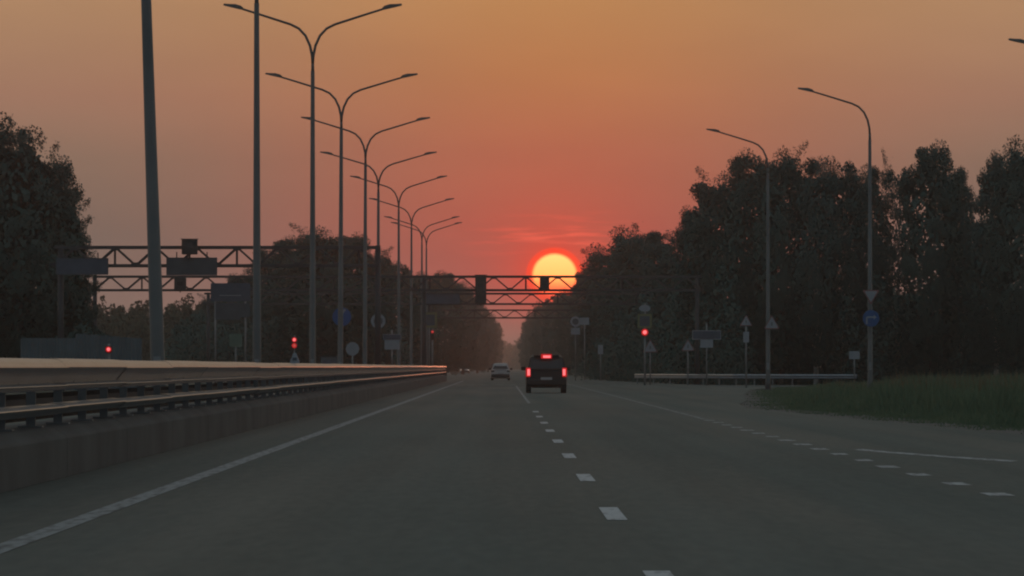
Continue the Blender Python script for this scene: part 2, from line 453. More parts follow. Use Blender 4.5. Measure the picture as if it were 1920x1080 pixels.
# ------------------------------------------------------------------ median barrier
BX, B0, B1 = -4.76, 18.0, 394.0
bar_ = thing('median_barrier', (BX, B0, 0), 'long galvanised guard rail on a concrete plinth along the left of the road', 'guard rail')
seg = 8.0
nseg = int((B1 - B0) / seg)
blk = MB().prism([(-.80, 0), (0, 0), (-.005, .42), (-.02, .45), (-.15, .535), (-.19, .545), (-.78, .545), (-.80, .50)], 0.012, seg - .012).mesh('concrete_block', 'concrete_dark')
for i in range(nseg): child('concrete_block', blk, bar_, (0, i * seg, 0))
def wave(z0, z1, depth, n=10):
    """profile of a pressed steel beam with one rounded ridge, facing +x"""
    return [(-.10 + depth * math.sin(PI * i / n) ** .8, z0 + (z1 - z0) * i / n) for i in range(n + 1)]
def beam(name, prof, th, m, length, parent, nseg):
    mb = MB(); ring = prof + [(x - th, z) for x, z in reversed(prof)]
    rng = random.Random(len(name) + nseg)
    for i in range(nseg):
        a = i * length / nseg; b = (i + 1) * length / nseg + .22
        j = (i % 2) * .004; dzj = rng.uniform(-.006, .006)
        mb.loft([[(x + j, a, z + dzj) for x, z in ring], [(x + j, b if i < nseg - 1 else length, z + dzj) for x, z in ring]])
    return mb.build(name, m, parent, smooth=False)
Lb = nseg * seg
# top beam: two ridges, its upper shelf catches the sky
beam('upper_rail', [(-.22, 1.290), (-.115, 1.282), (-.06, 1.25), (-.018, 1.205), (-.012, 1.192), (-.022, 1.180), (-.075, 1.12), (-.135, 1.045), (-.145, 1.025), (-.02, 1.002), (-.014, .996), (-.05, .972), (-.12, .945)], .004, 'zinc', Lb, bar_, 47)
beam('lower_rail', [(-.20, .80), (-.09, .792), (-.03, .768), (-.022, .758), (-.04, .742), (-.10, .705), (-.13, .68)], .004, 'zinc', Lb, bar_, 47)
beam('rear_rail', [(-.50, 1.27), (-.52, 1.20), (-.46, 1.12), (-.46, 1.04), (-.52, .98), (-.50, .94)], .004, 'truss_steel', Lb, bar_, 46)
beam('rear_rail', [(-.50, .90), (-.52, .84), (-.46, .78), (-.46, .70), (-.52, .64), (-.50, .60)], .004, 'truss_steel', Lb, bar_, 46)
pst = MB().box((-.32, 0, .90), (.10, .06, .71)).box((-.32, 0, .557), (.26, .22, .02)).box((-.20, 0, 1.10), (.13, .05, .20)).box((-.20, 0, .76), (.12, .05, .07)).mesh('post', 'zinc_dull')
for i in range(int(Lb / 3)): child('post', pst, bar_, (0, 1.2 + 3 * i, 0))
bar_end = MB().prism([(-.78, 0), (-.02, 0), (-.05, .5), (-.06, 1.27), (-.34, 1.27), (-.75, .5)], Lb + .01, Lb + .5).build('end_block', 'concrete_dark', bar_)
# reflector on the rail
dl = thing('rail_delineator', (BX - .1, 107.0, 1.285), 'small white tapered marker standing on top of the median guard rail', 'delineator')
MB().loft([[(x * s, y * s, z) for x, y in ((-.11, -.05), (.11, -.05), (.11, .05), (-.11, .05))] for s, z in ((1, 0), (.95, .07), (.55, .16), (.38, .24))]).build('body', 'sign_white', dl)
MB().box((0, -.052, .10), (.10, .012, .07)).build('reflector', 'sign_back', dl)

# ------------------------------------------------------------------ right guard rail
gr = thing('guard_rail', (0, 0, 0), 'low steel guard rail beyond the grass on the right', 'guard rail')
gp = [(9.4, 322), (12.5, 311), (15.5, 305), (19, 301.5), (23.3, 299)]
def railz(k, n): return .0
mb = MB(); prof = [(0, .40), (.05, .44), (.06, .48), (.02, .53), (.0, .55), (.02, .57), (.06, .62), (.05, .67), (-.03, .71)]
rings = []
for i in range(len(gp)):
    a = Vector(gp[max(i - 1, 0)] + (0,)); b = Vector(gp[min(i + 1, len(gp) - 1)] + (0,)); d = (b - a).normalized(); nn = Vector((d.y, -d.x, 0))
    if nn.y > 0: nn = -nn
    rings.append([(gp[i][0] + nn.x * p, gp[i][1] + nn.y * p, z) for p, z in prof])
mb.loft([[Vector(q) for q in r_] + [Vector((q[0], q[1] + .006, q[2])) for q in reversed(r_)] for r_ in rings])
mb.build('rail', 'zinc', gr)
pm = MB().box((0, .10, .29), (.08, .12, .82)).mesh('post', 'zinc_dull')
for i in range(len(gp) - 1):
    for t_ in (0.05, .38, .71):
        child('post', pm, gr, (gp[i][0] + (gp[i + 1][0] - gp[i][0]) * t_, gp[i][1] + (gp[i + 1][1] - gp[i][1]) * t_ + .03, 0))

# ------------------------------------------------------------------ street lamps
def lamp_meshes():
    Hm = 12.0
    pole = MB().tube([(0, 0, 0), (0, 0, .5), (0, 0, .55), (0, 0, 11.0)], [.15, .15, .122, .070], 10)
    pole.tube([(0, 0, 0), (0, 0, .04)], [.26, .26], 10)
    pole.tube([(0, 0, 10.95), (0, 0, 11.25)], [.06, .055], 8)
    arm = MB()
    pts = [(0, 0, 11.2), (.02, 0, 11.5), (.10, 0, 11.85), (.26, 0, 12.18), (.50, 0, 12.42), (.80, 0, 12.56), (1.4, 0, 12.74), (2.0, 0, 12.92), (2.55, 0, 13.08)]
    arm.tube(pts, [.05, .05, .048, .046, .044, .042, .04, .038, .036], 8)
    head = MB()
    d = Vector((1, 0, .22)).normalized(); up = Vector((-d.z, 0, d.x)); o = Vector((2.5, 0, 13.07))
    def P(a, y, h): q = o + d * a + up * h; return (q.x, y, q.z)
    head.loft([[P(a, -wd, -.03), P(a, wd, -.03), P(a, wd * .8, hh), P(a, -wd * .8, hh)] for a, wd, hh in ((0, .05, .04), (.10, .10, .09), (.30, .14, .10), (.50, .14, .06), (.72, .09, .03))])
    glass = MB().add([P(.18, -.1, -.033), P(.62, -.09, -.033), P(.62, .09, -.033), P(.18, .1, -.033)], [(0, 1, 2, 3)])
    hatch = MB().box((0, -.135, 1.2), (.12, .012, .34))
    return (pole.mesh('pole', 'pole_steel', True), arm.mesh('arm', 'pole_steel', True), head.mesh('lamp_head', 'pole_steel'), glass.mesh('lens', 'lamp_glass'), hatch.mesh('hatch', 'zinc_dull'))
LM = lamp_meshes()
def street_lamp(x, y, h, label, group, sides=(0, PI), lean=0.0, thick=1.0):
    t = thing('street_lamp', (x, y, 0), label, 'street lamp', group)
    s = h / 13.22
    t.scale = (thick * 1.0, thick * 1.0, s); t.rotation_euler = (0, lean, 0)
    child('pole', LM[0], t); child('hatch', LM[4], t)
    for a in sides:
        k = 1 / thick
        child('arm', LM[1], t, rot=(0, 0, a), sc=(k, k, 1))
        hd = child('lamp_head', LM[2], t, rot=(0, 0, a), sc=(k, k, 1))
        child('lens', LM[3], hd)
    return t
MX = -6.8
ordn = ['nearest and thickest double street lamp, slightly leaning, head above the picture', 'second double street lamp behind the barrier, head cut by the picture top',
        'third double street lamp in the median, its two arms touching the picture top', 'fourth double street lamp in the median row', 'fifth double street lamp in the median row',
        'sixth double street lamp, beside the end of the near gantry', 'seventh double street lamp in the receding median row', 'eighth double street lamp in the receding median row',
        'ninth double street lamp, last but one of the median row', 'smallest, farthest double street lamp of the median row']
lamps = [(300, None), (482, None), (586, 8), (638, 138), (684, 220), (709, 285), (748, 330), (771, 372), (791, 406), (799, 417)]
for i, (px, py) in enumerate(lamps):
    Y = FOC * MX / (px - VPX)
    h = 13.6 if py is None else PZ(py, Y)
    street_lamp(MX, Y, h, ordn[i], 'double street lamps in the median', lean=R(-1.9) if i == 0 else R((-.1, .0, .2, .15, .05, -.1, .1, 0, .1)[i - 1]), thick=1.22 if i == 0 else 1.0)
street_lamp(16.4, 203.0, PZ(165, 203), 'single-arm street lamp carrying a yield sign and a blue arrow sign, rising over the trees', 'single street lamps on the right', sides=(PI,))
street_lamp(PX(1440, 238), 238.0, PZ(242, 238), 'single-arm street lamp nearer the sun, its arm just above the treetops', 'single street lamps on the right', sides=(PI,))
street_lamp(22.35, 172.0, PZ(73, 172), 'single-arm street lamp whose head alone pokes in at the right edge', 'single street lamps on the right', sides=(PI,))

# ------------------------------------------------------------------ sign gantries
def gantry(Y, x0, x1, zb, label, posts, hgt=.92):
    t = thing('sign_gantry', (0, Y, 0), label, 'gantry', 'sign gantries over the road')
    zt = zb + hgt; D = .75; ch = .15
    for nm, z in (('bottom_chord', zb), ('top_chord', zt)):
        for yy in (0, D): MB().bar((x0, yy, z), (x1, yy, z), ch).build(nm, 'truss_steel', t)
    n = max(2, int(round((x1 - x0) / 1.12))); n += n % 2
    dg = MB(); pl = MB()
    st = (x1 - x0) / n
    dm = MB().bar((0, 0, 0), (st, 0, hgt), .085).mesh('diagonal', 'truss_steel')
    um = MB().bar((0, 0, hgt), (st, 0, 0), .085).mesh('diagonal', 'truss_steel')
    gm = MB().prism([(-.28, 0), (.28, 0), (.14, .16), (-.14, .16)], -.012, .012).mesh('gusset', 'truss_steel')
    for k in range(n):
        for yy in (0, D): child('diagonal', dm if k % 2 == 0 else um, t, (x0 + k * st, yy, zb))
        top = k % 2 == 1
        child('gusset', gm, t, (x0 + k * st, -.075, zt if top else zb), rot=(0, PI if top else 0, 0))
    for k in range(0, n + 1, 2): MB().bar((x0 + k * st, 0.06, zt), (x0 + k * st, D - .06, zt), .06).build('cross_tie', 'truss_steel', t)
    for k in range(3, n, 6): MB().bar((x0 + k * st, 0, zb + .06), (x0 + k * st, 0, zt - .06), .08).build('upright', 'truss_steel', t)
    for px in posts:
        p = MB().tube([(px, D / 2, 0), (px, D / 2, zt + .1)], [.17, .14], 10).tube([(px, D / 2, 0), (px, D / 2, .05)], [.32, .32], 10)
        p.build('post', 'truss_steel', t, True)
    return t
G1, G2, G3, G4 = 229.0, 310.0, 377.0, 483.0
gantry(G1, -22.5, PX(711, G1), PZ(498, G1), 'nearest lattice gantry, over the opposite carriageway only, ending at the median lamp row', (-22.2, PX(708, G1)))
gantry(G2, PX(176, G2), 13.6, PZ(544, G2), 'lattice gantry spanning both carriageways and crossing the sun disc', (PX(177, G2), -5.3, 13.3))
gantry(G3, -24.6, 12.2, PZ(570, G3), 'third lattice gantry, showing just below the one that crosses the sun', (-24.3, -6.0, 11.9), .86)
gantry(G4, -19.0, 11.0, PZ(596, G4), 'farthest, lowest looking lattice gantry over the road gap', (-18.7, 10.7), .82)

def panel(name, px0, py0, px1, py1, Y, m, label, cat='road sign', rim='sign_back', hang=None, group=None):
    """overhead sign: plate, frame, brackets, standing at depth Y"""
    x0, x1, zt, zb = PX(px0, Y), PX(px1, Y), PZ(py0, Y), PZ(py1, Y)
    t = thing(name, ((x0 + x1) / 2, Y, zb), label, cat, group); W, H = x1 - x0, zt - zb
    MB().box((0, 0, H / 2), (W - .06, .03, H - .06)).build('plate', m, t)
    f = MB()
    f.box((0, 0, .02), (W, .06, .05)).box((0, 0, H - .02), (W, .06, .05)).box((-W / 2 + .02, 0, H / 2), (.05, .06, H - .09)).box((W / 2 - .02, 0, H / 2), (.05, .06, H - .09))
    f.build('frame', rim, t)
    if hang:
        for sx in (-.3, .3): MB().box((sx * W, .09, H / 2 + hang / 2), (.05, .08, H + hang - .04)).build('bracket', 'truss_steel', t)
    return t
panel('overhead_sign', 105, 484, 203, 515, G1 - .35, 'sign_dim_blue', 'wide dim blue overhead sign on the near gantry, against the left tree', hang=.3)
panel('overhead_sign', 312, 483, 407, 516, G1 - .35, 'sign_back', 'wide dark overhead sign on the near gantry, right of the thickest lamp post', hang=.3)
panel('overhead_sign', 795, 552, 862, 570, G3 - .35, 'sign_dim_blue', 'long narrow blue sign hanging under the gantry in front of the dark trees', hang=.3)

def cambox(px0, py0, px1, py1, Y, label, stem=0.0):
    x0, x1, zt, zb = PX(px0, Y), PX(px1, Y), PZ(py0, Y), PZ(py1, Y)
    t = thing('camera_box', ((x0 + x1) / 2, Y, zb), label, 'camera box', 'boxes mounted on the gantries'); W, H = x1 - x0, zt - zb
    MB().bevbox((0, 0, H / 2), (W, .5, H), .04).build('housing', 'housing', t)
    MB().box((0, -.262, H * .55), (W * .5, .02, H * .3)).build('window', 'glass_dark', t)
    MB().box((0, .05, H + .02), (W + .1, .62, .03)).build('hood', 'sign_back', t)
    MB().tube([(0, 0, -.02 - stem), (0, 0, .05)], .05, 6).build('bracket', 'truss_steel', t)
cambox(341, 449, 370, 477, G1 - .5, 'square dark box standing on top of the near gantry', .3)
cambox(891, 516, 912, 570, G2 - .45, 'tall dark box on the gantry left of the sun', .1)
cambox(1012, 519, 1030, 545, G2 - .45, 'small dark box on the gantry in front of the sun disc', .1)
cambox(327, 521, 349, 545, G2 - .45, 'dark box on the second gantry below the wide dark overhead sign', .1)

# ------------------------------------------------------------------ road signs on posts
def tri(s, inv=False):
    h = s * .866; r = .08 * s; out = []
    base = [(-s / 2, -h / 3), (s / 2, -h / 3), (0, 2 * h / 3)]
    if inv: base = [(x, -z) for x, z in base]
    c = len(base)
    for i in range(c):
        p = Vector(base[i]); a = (Vector(base[i - 1]) - p).normalized(); b = (Vector(base[(i + 1) % c]) - p).normalized()
        for q in (p + a * r, p + (a + b) * r * .35, p + b * r): out.append((q.x, q.y))
    return out
def circ(r, n=28): return [(r * math.cos(2 * PI * k / n), r * math.sin(2 * PI * k / n)) for k in range(n)]
def rect(w_, h_): return [(-w_ / 2, -h_ / 2), (w_ / 2, -h_ / 2), (w_ / 2, h_ / 2), (-w_ / 2, h_ / 2)]
def plate(t, poly, z, y, m, name='plate', th=.012):
    p = MB().prism([(x, zz + z) for x, zz in poly], y - th, y).build(name, m, t); return p
def sign_post(x, Y, label, plates, post=True, name='road_sign', cat='road sign', top=None, dx=0):
    """plates: (kind, centre height, size)"""
    t = thing(name, (x, Y, 0 if post else min(p[1] for p in plates)), label, cat)
    z0 = 0 if post else min(p[1] for p in plates)
    mx = max(p[1] + p[2] * .4 for p in plates)
    if post:
        MB().tube([(dx, .05, 0), (dx, .05, (top or mx))], .045, 8).build('post', 'zinc_dull', t, True)
    for kind, z, s in plates:
        z -= z0
        if not post:
            MB().tube([(0, .17, z - .1), (0, .17, z + .1)], .125, 10).build('clamp', 'zinc_dull', t, True)
        if kind == 'yield':
            plate(t, tri(s, True), z, 0, 'sign_back', 'backing'); plate(t, tri(s * .97, True), z, -.014, 'sign_red', 'border', .003); plate(t, tri(s * .74, True), z, -.018, 'sign_white', 'face', .003)
        elif kind == 'warn':
            plate(t, tri(s), z, 0, 'sign_back', 'backing'); plate(t, tri(s * .97), z, -.014, 'sign_red', 'border', .003); plate(t, tri(s * .80), z, -.018, 'sign_white', 'face', .003)
            plate(t, rect(.05 * s, .22 * s), z + .02, -.022, 'housing', 'symbol', .003)
        elif kind == 'arrow_right':
            plate(t, circ(s / 2), z, 0, 'sign_back', 'backing'); plate(t, circ(s * .485), z, -.014, 'sign_blue', 'face', .003)
            plate(t, [(-.30 * s, -.34 * s), (-.20 * s, -.34 * s), (-.20 * s, .0), (-.05 * s, .02 * s), (.16 * s, .02 * s), (.16 * s, -.07 * s), (.33 * s, .07 * s), (.16 * s, .21 * s), (.16 * s, .12 * s), (-.22 * s, .12 * s), (-.30 * s, .06 * s)], z, -.018, 'sign_white', 'arrow', .003)
        elif kind == 'arrow_down':
            plate(t, circ(s / 2), z, 0, 'sign_back', 'backing'); plate(t, circ(s * .485), z, -.014, 'sign_blue', 'face', .003)
            plate(t, [(-.20 * s, -.42 * s), (-.10 * s, -.40 * s), (-.02 * s, -.05 * s), (.02 * s, .1 * s), (.22 * s, .36 * s), (.14 * s, .42 * s), (-.10 * s, .12 * s), (-.16 * s, -.1 * s)], z, -.018, 'sign_white', 'arrow', .003)
        elif kind == 'ring':
            plate(t, circ(s / 2), z, 0, 'sign_back', 'backing'); plate(t, circ(s * .49), z, -.014, 'sign_white', 'border', .003); plate(t, circ(s * .30), z, -.018, 'sign_back', 'face', .003)
        elif kind == 'oval':
            plate(t, [(x, zz * .62) for x, zz in circ(s / 2)], z, 0, 'sign_back', 'backing'); plate(t, [(x, zz * .6) for x, zz in circ(s * .485)], z, -.014, 'sign_white', 'face', .003)
        elif kind == 'crossing':
            plate(t, rect(s * 1.2, s * 1.2), z, 0, 'sign_yellow', 'backing'); plate(t, rect(s * .84, s * .84), z, -.014, 'sign_dim_blue', 'face', .003); plate(t, tri(s * .62), z - .05 * s, -.018, 'sign_back', 'triangle', .003)
        elif kind == 'blank':
            plate(t, rect(s, s * .75), z, 0, 'sign_white')
        elif kind == 'wide':
            plate(t, rect(s, s * .32), z, 0, 'sign_white'); plate(t, rect(s * .96, s * .27), z, -.014, 'sign_dim_blue', 'face', .003)
        elif kind == 'tall':
            plate(t, rect(s * .55, s), z, 0, 'sign_white')
        elif kind == 'back':
            plate(t, circ(s / 2, 10), z, 0, 'sign_white', 'plate')
        elif kind == 'pane':
            plate(t, rect(s, s), z, 0, 'sign_green')
    return t
def S(px, py, szpx, Y, kind): return (kind, PZ(py, Y), szpx * Y / FOC)
Y = 202.6
sign_post(16.4, Y - .12, 'pale yield triangle over a round blue arrow sign, clamped on the lamp post', [S(1635, 553, 33, Y, 'yield'), S(1637, 597, 32, Y, 'arrow_right')], post=False)
Y = 237.6
sign_post(PX(1447, Y), Y - .1, 'pale warning triangle on the lamp post nearer the sun', [S(1449, 608, 31, Y, 'warn')], post=False)
Y = 260
sign_post(PX(1399, Y), Y, 'pale triangle over a narrow plate, on its own post left of a triangle sign', [S(1399, 604, 25, Y, 'warn'), S(1399, 632, 20, Y, 'tall')])
Y = 296
sign_post(PX(1325, Y), Y, 'wide pale direction sign with a smaller plate below, before the right trees', [S(1324, 628, 54, Y, 'wide'), S(1327, 643, 24, Y, 'blank')])
sign_post(PX(1290, Y + 3), Y + 3, 'small pale triangle sign low at the left of the wide direction sign', [S(1290, 650, 27, Y, 'warn')])
Y = 290
sign_post(PX(1602, Y), Y, 'small pale plate standing low in the grass left of the yield sign', [S(1602, 666, 20, Y, 'blank')])
Y = 300
sign_post(PX(1221, Y), Y + 2, 'pale triangle sign low under the red signal on the right', [S(1221, 652, 30, Y, 'warn')])
Y = 400
sign_post(PX(1079, Y), Y, 'pair of pale sign plates stacked, half lost in the dusk right of the black car', [S(1077, 603, 20, Y, 'ring'), S(1080, 621, 17, Y, 'blank')])
sign_post(PX(1096, Y + 15), Y + 15, 'dim mauve plate beside the stacked pair of signs', [S(1096, 599, 18, Y, 'blank')])
sign_post(PX(1126, Y + 5), Y + 5, 'narrow pale plate low on a thin post between the black car and the red signal', [S(1126, 655, 18, Y, 'tall')])
Y = 252
sign_post(PX(641, Y), Y, 'round blue sign with a slanting white stroke, in the median', [S(641, 594, 36, Y, 'arrow_down')])
Y = 262
sign_post(PX(709, Y), Y, 'round sign with a pale ring in the median, below the lamp row', [S(709, 602, 28, Y, 'ring')])
Y = 275
sign_post(PX(735, Y), Y, 'dim blue board with a bright top edge, in the median', [S(733, 632, 34, Y, 'wide'), S(738, 645, 28, Y, 'blank')])
Y = 268
sign_post(PX(661, Y), Y, 'pale roundish sign plate just above the far guard rail', [S(661, 654, 26, Y, 'back')])
Y = 285
sign_post(PX(442, Y), Y, 'small square green plate behind the barrier, left of the second lamp post', [S(442, 638, 24, Y, 'pane')])
# two-panel board on the far side of the opposite carriageway
Y = 287
t = thing('direction_board', (PX(432, Y), Y, 0), 'large dim blue-grey direction board on two posts before the left bushes', 'road sign')
for sx in (-.95, .95): MB().tube([(sx, .08, 0), (sx, .08, PZ(531, Y))], .06, 8).build('post', 'zinc_dull', t, True)
W = 74 * Y / FOC
MB().box((0, 0, PZ(548, Y)), (W, .03, 34 * Y / FOC)).build('upper_panel', 'sign_dim_blue', t)
MB().box((-.16, 0, PZ(584, Y)), (W * .62, .03, 31 * Y / FOC)).build('lower_panel', 'sign_back', t)
MB().box((.92, 0, PZ(582, Y)), (W * .25, .03, 26 * Y / FOC)).build('side_panel', 'sign_back', t)
MB().box((0, -.022, PZ(554, Y)), (W * .55, .01, .05)).build('stripe', 'sign_white', t)

# ------------------------------------------------------------------ traffic signals
def signal(x, Y, zred, label, small=1.0, post=True, size=.30, lit=('red', 'off', 'off'), board=False, core='lens_red_core', rim='lens_red_rim'):
    t = thing('traffic_light', (x, Y, 0), label, 'traffic light', 'red signals')
    s = size / .30
    n = len(lit); zt = zred + .17 * s
    MB().tube([(0, .14, 0), (0, .14, zt + .1)], .06, 8).build('post', 'zinc_dull', t, True)
    MB().bevbox((0, .02, zred - .33 * s * (n - 1) / 2), (.34 * s, .22, .33 * s * n + .02), .03).build('housing', 'housing', t)
    for k, st in enumerate(lit):
        z = zred - .33 * s * k
        vz = MB()
        rr = .155 * s
        ring = [(rr * math.cos(a), rr * math.sin(a)) for a in [PI * (-.1 + 1.2 * i / 10) for i in range(11)]]
        vz.loft([[(a, -.092, z + b) for a, b in ring] , [(a, -.23, z + b - .02) for a, b in ring]], closed=False, cap=False)
        vz.build('visor', 'housing', t)
        m1, m2 = (rim, core) if st == 'red' else ((rim, 'lens_red_dim') if st == 'dim' else ('lens_off', 'lens_off'))
        le = MB().lathe_y((0, -.09, z), [(.145 * s, 0), (.14 * s, -.02), (.10 * s, -.04)], 18).build('lens', m1, t)
        MB().lathe_y((0, -.13, z), [(.085 * s, -.002), (.06 * s, -.016), (.02 * s, -.022)], 14).build('lamp', m2, le)
    return t
Y = 300.0
signal(PX(1209, Y), Y, PZ(623, Y), 'red traffic light on the right verge under a yellow-edged crossing sign', size=.48, lit=('red',))
sign_post(PX(1209, Y), Y + .1, 'yellow-edged square crossing sign under a pale oval plate, above the right red signal', [S(1210, 602, 22, Y, 'crossing'), S(1208, 578, 22, Y, 'oval')], dx=0.03)
Y = 345.0
signal(PX(811, Y), Y, PZ(622, Y), 'faint red signal in the median under the other crossing sign', size=.22, lit=('dim', 'off', 'off'))
sign_post(PX(805, Y), Y + .1, 'dim yellow-edged square crossing sign in the median', [S(805, 600, 24, Y, 'crossing')])
Y = 362.0
signal(PX(552, Y), Y, PZ(637, Y), 'red signal lit above a dimmer lamp, behind the barrier under the left trees', size=.42, lit=('red', 'dim'))
Y = 220.0
signal(PX(204, Y), Y, PZ(655, Y), 'lone red light low behind the barrier near the left tree', size=.30, lit=('red',))

# low blue-grey sheet fence behind the barrier on the left
Y = 226.0
t = thing('sheet_fence', (PX(40, Y), Y, 0), 'low blue-grey sheet fence behind the barrier at the foot of the left tree', 'fence')
for k in range(11):
    h = PZ(634, Y) if k < 5 else PZ(626 + (k - 5) * 1.6, Y)
    mb = MB(); wdt = .535
    pts = []
    for i in range(7): pts.append((i * wdt / 6, (.03 if i % 2 else 0.0)))
    for (xa, ya), (xb, yb) in zip(pts, pts[1:]):
        mb.add([(xa, ya, 0.05), (xb, yb, .05), (xb, yb, h), (xa, ya, h)], [(0, 1, 2, 3)])
    mb.build('panel', 'fence_blue', t, loc=(k * .545, 0, 0))
    MB().box((k * .545 - .005, .08, h / 2), (.05, .05, h - .05)).build('post', 'zinc_dull', t)
# grey cabinet behind the rail
Y = 300
t = thing('utility_cabinet', (PX(618, Y), Y, 0), 'blue-grey box just above the rail between the red signal and the pale round sign', 'cabinet')
MB().bevbox((0, 0, .95), (1.15, .6, 1.8), .04).build('body', 'fence_blue', t)
MB().box((0, -.31, .98), (.9, .015, 1.4)).build('door', 'sign_dim_blue', t)
MB().box((0, 0, 1.87), (1.25, .7, .05)).build('roof', 'sign_back', t)

# ------------------------------------------------------------------ cars
def car(x, Y, L, W, H, label, paint_, kind, rear=True, lit=True, name='car'):
    """car standing with its near end at y=0, built along +y; rear end faces the camera when rear"""
    t = thing(name, (x, Y, 0), label, 'car', rz=0 if rear else PI)
    if not rear: t.location = (x, Y + 0, 0)
    g = .27 if kind == 'suv' else .20
    belt = .62 * H
    hw = W / 2
    def ring(y, hw_, zb, zt, c):
        return [(-hw_ + c, y, zb), (hw_ - c, y, zb), (hw_, y, zb + c), (hw_, y, zt - c * 1.3), (hw_ - c * .9, y, zt), (-hw_ + c * .9, y, zt), (-hw_, y, zt - c * 1.3), (-hw_, y, zb + c)]
    b = MB()
    b.loft([ring(0.0, hw * .90, g + .14, belt - .06, .07), ring(.06, hw * .96, g + .05, belt - .02, .08), ring(.35, hw, g, belt, .08), ring(L * .45, hw, g - .02, belt - .01, .08),
            ring(L * .66, hw, g - .02, belt - .03, .08), ring(L * .75, hw * .98, g, belt - .06, .1), ring(L - .25, hw * .93, g + .02, belt - .18, .1), ring(L, hw * .80, g + .12, belt - .30, .08)])
    body = b.build('body', paint_, t)
    # greenhouse
    ry = .10 if kind == 'suv' else .30
    def cr(y, wb, wt, z0, z1): return [(-wb, y, z0), (wb, y, z0), (wt + .06, y, z1 - .09), (wt, y, z1 - .02), (wt * .6, y, z1), (-wt * .6, y, z1), (-wt, y, z1 - .02), (-wt - .06, y, z1 - .09)]
    z0 = belt - .03
    wt = hw * (.74 if kind == 'suv' else .66)
    rings = [cr(ry - .04, hw * .92, wt * 1.16, z0, z0 + .10), cr(ry + (H - belt) * .22, hw * .92, wt, z0, H - .03), cr(ry + .5, hw * .93, wt, z0, H), cr(L * .45, hw * .93, wt, z0, H), cr(L * .58, hw * .92, wt * .97, z0, H - .05), cr(L * .74, hw * .88, wt * 1.1, z0 - .04, z0 + .09)]
    # rear ring is slanted: lower edge further back
    cab = MB().loft(rings).build('cabin', paint_, t)
    # rear window, proud of the tailgate
    y_low, y_top = ry - .06, ry + (H - belt) * .18
    wz0, wz1 = belt + .06, H - .16
    def rp(u, v):
        yy = y_low + (y_top - y_low) * v; half = (hw * .80) + (wt * .88 - hw * .80) * v
        return (u * half, yy - .012, wz0 + (wz1 - wz0) * v)
    MB().add([rp(-1, 0), rp(1, 0), rp(1, 1), rp(-1, 1)], [(0, 1, 2, 3)]).build('rear_window', 'glass_dark', t)
    for s in (-1, 1):
        q = [(s * (hw * .93 + .012), .45 + ry, belt + .02), (s * (hw * .93 + .012), L * .66, belt + .0), (s * (wt + .085), L * .575, H - .14), (s * (wt + .085), .62 + ry, H - .12)]
        MB().add(q, [(0, 1, 2, 3) if s > 0 else (3, 2, 1, 0)]).build('side_window', 'glass_dark', t)
        mr = MB().bevbox((s * (hw + .10), L * .66, belt + .06), (.22, .12, .17), .03).build('mirror', 'plastic_black', t)
        for yw in (L * .17, L * .80):
            r = .36 if kind == 'suv' else .31
            wh = thing('wheel', (s * (hw - .13), yw, r), None, None); wh.parent = t
            MB().lathe_x((0, 0, 0), [(r * .62, -.11), (r * .95, -.11), (r, -.07), (r, .07), (r * .95, .11), (r * .62, .11)], 24).build('tyre', 'rubber', wh)
            MB().lathe_x((0, 0, 0), [(r * .60, s * .06), (r * .5, s * .085), (r * .15, s * .10)], 12).build('rim', 'alloy', wh)
    # bumpers, plate, lamps
    MB().bevbox((0, -.02, g + .22), (W * .95, .16, .26), .04).build('rear_bumper', 'plastic_black', t)
    MB().bevbox((0, L - .03, g + .20), (W * .86, .16, .28), .04).build('front_bumper', 'plastic_black', t)
    MB().box((0, -.105, belt - .34 if kind != 'suv' else g + .40), (.52, .012, .115)).build('number_plate', 'plate_white', t)
    for s in (-1, 1):
        if kind == 'suv':
            lt = MB().bevbox((s * (hw * .885), .0, .955), (.22, .10, .42), .03).build('tail_light', 'lens_red_rim' if lit else 'tail_unlit', t)
            if lit: MB().bevbox((s * (hw * .865), -.052, .955), (.12, .02, .29), .008).build('lamp', 'lens_red_core', lt)
        else:
            MB().bevbox((s * (hw * .80), .03, belt - .14), (.30, .10, .17), .03).build('tail_light', 'lens_off', t)
        MB().bevbox((s * (hw * .66), L - .06, belt - .32), (.36, .10, .15), .03).build('headlight', 'headlight' if not rear else 'lamp_glass', t)
    if kind == 'suv':
        sp = MB().bevbox((0, ry + .10, H - .01), (wt * 1.7, .26, .05), .02).build('spoiler', paint_, t)
        c3 = MB().bevbox((0, ry - .04, H - .03), (.50, .04, .21), .02).build('brake_light', 'lens_red_rim', t)
        MB().bevbox((0.02, ry - .062, H - .05), (.34, .02, .11), .008).build('lamp', 'lens_red_core', c3)
        for s in (-1, 1): MB().tube([(s * wt * .92, ry + .45, H - .01), (s * wt * .92, ry + .55, H + .05), (s * wt * .92, L * .5, H + .05), (s * wt * .92, L * .53, H - .03)], .018, 6).build('roof_rail', 'zinc_dull', t)
        for s in (-1, 1): MB().box((s * (hw - .13), -.0, g - .02), (.22, .02, .22)).build('mud_flap', 'rubber', t)
    else:
        MB().box((0, -.008, belt - .03), (W * .62, .02, .03)).build('tailgate_trim', 'plastic_black', t)
    MB().tube([(hw * .55, -.06, g + .04), (hw * .55, .4, g + .04)], .03, 8).build('exhaust', 'zinc_dull', t)
    MB().box((0, L / 2, g + .02), (W * .7, L * .9, .10)).build('underbody', 'plastic_black', t)
    return t
car(PX(1024.5, 209), 209, 4.4, 1.88, 1.72, 'dark boxy off-road car braking with three red lights lit', 'car_black', 'suv')
car(PX(938.5, 410), 410, 4.2, 1.74, 1.54, 'pale hatchback driving ahead of the black car, lights off', 'car_white', 'hatch')
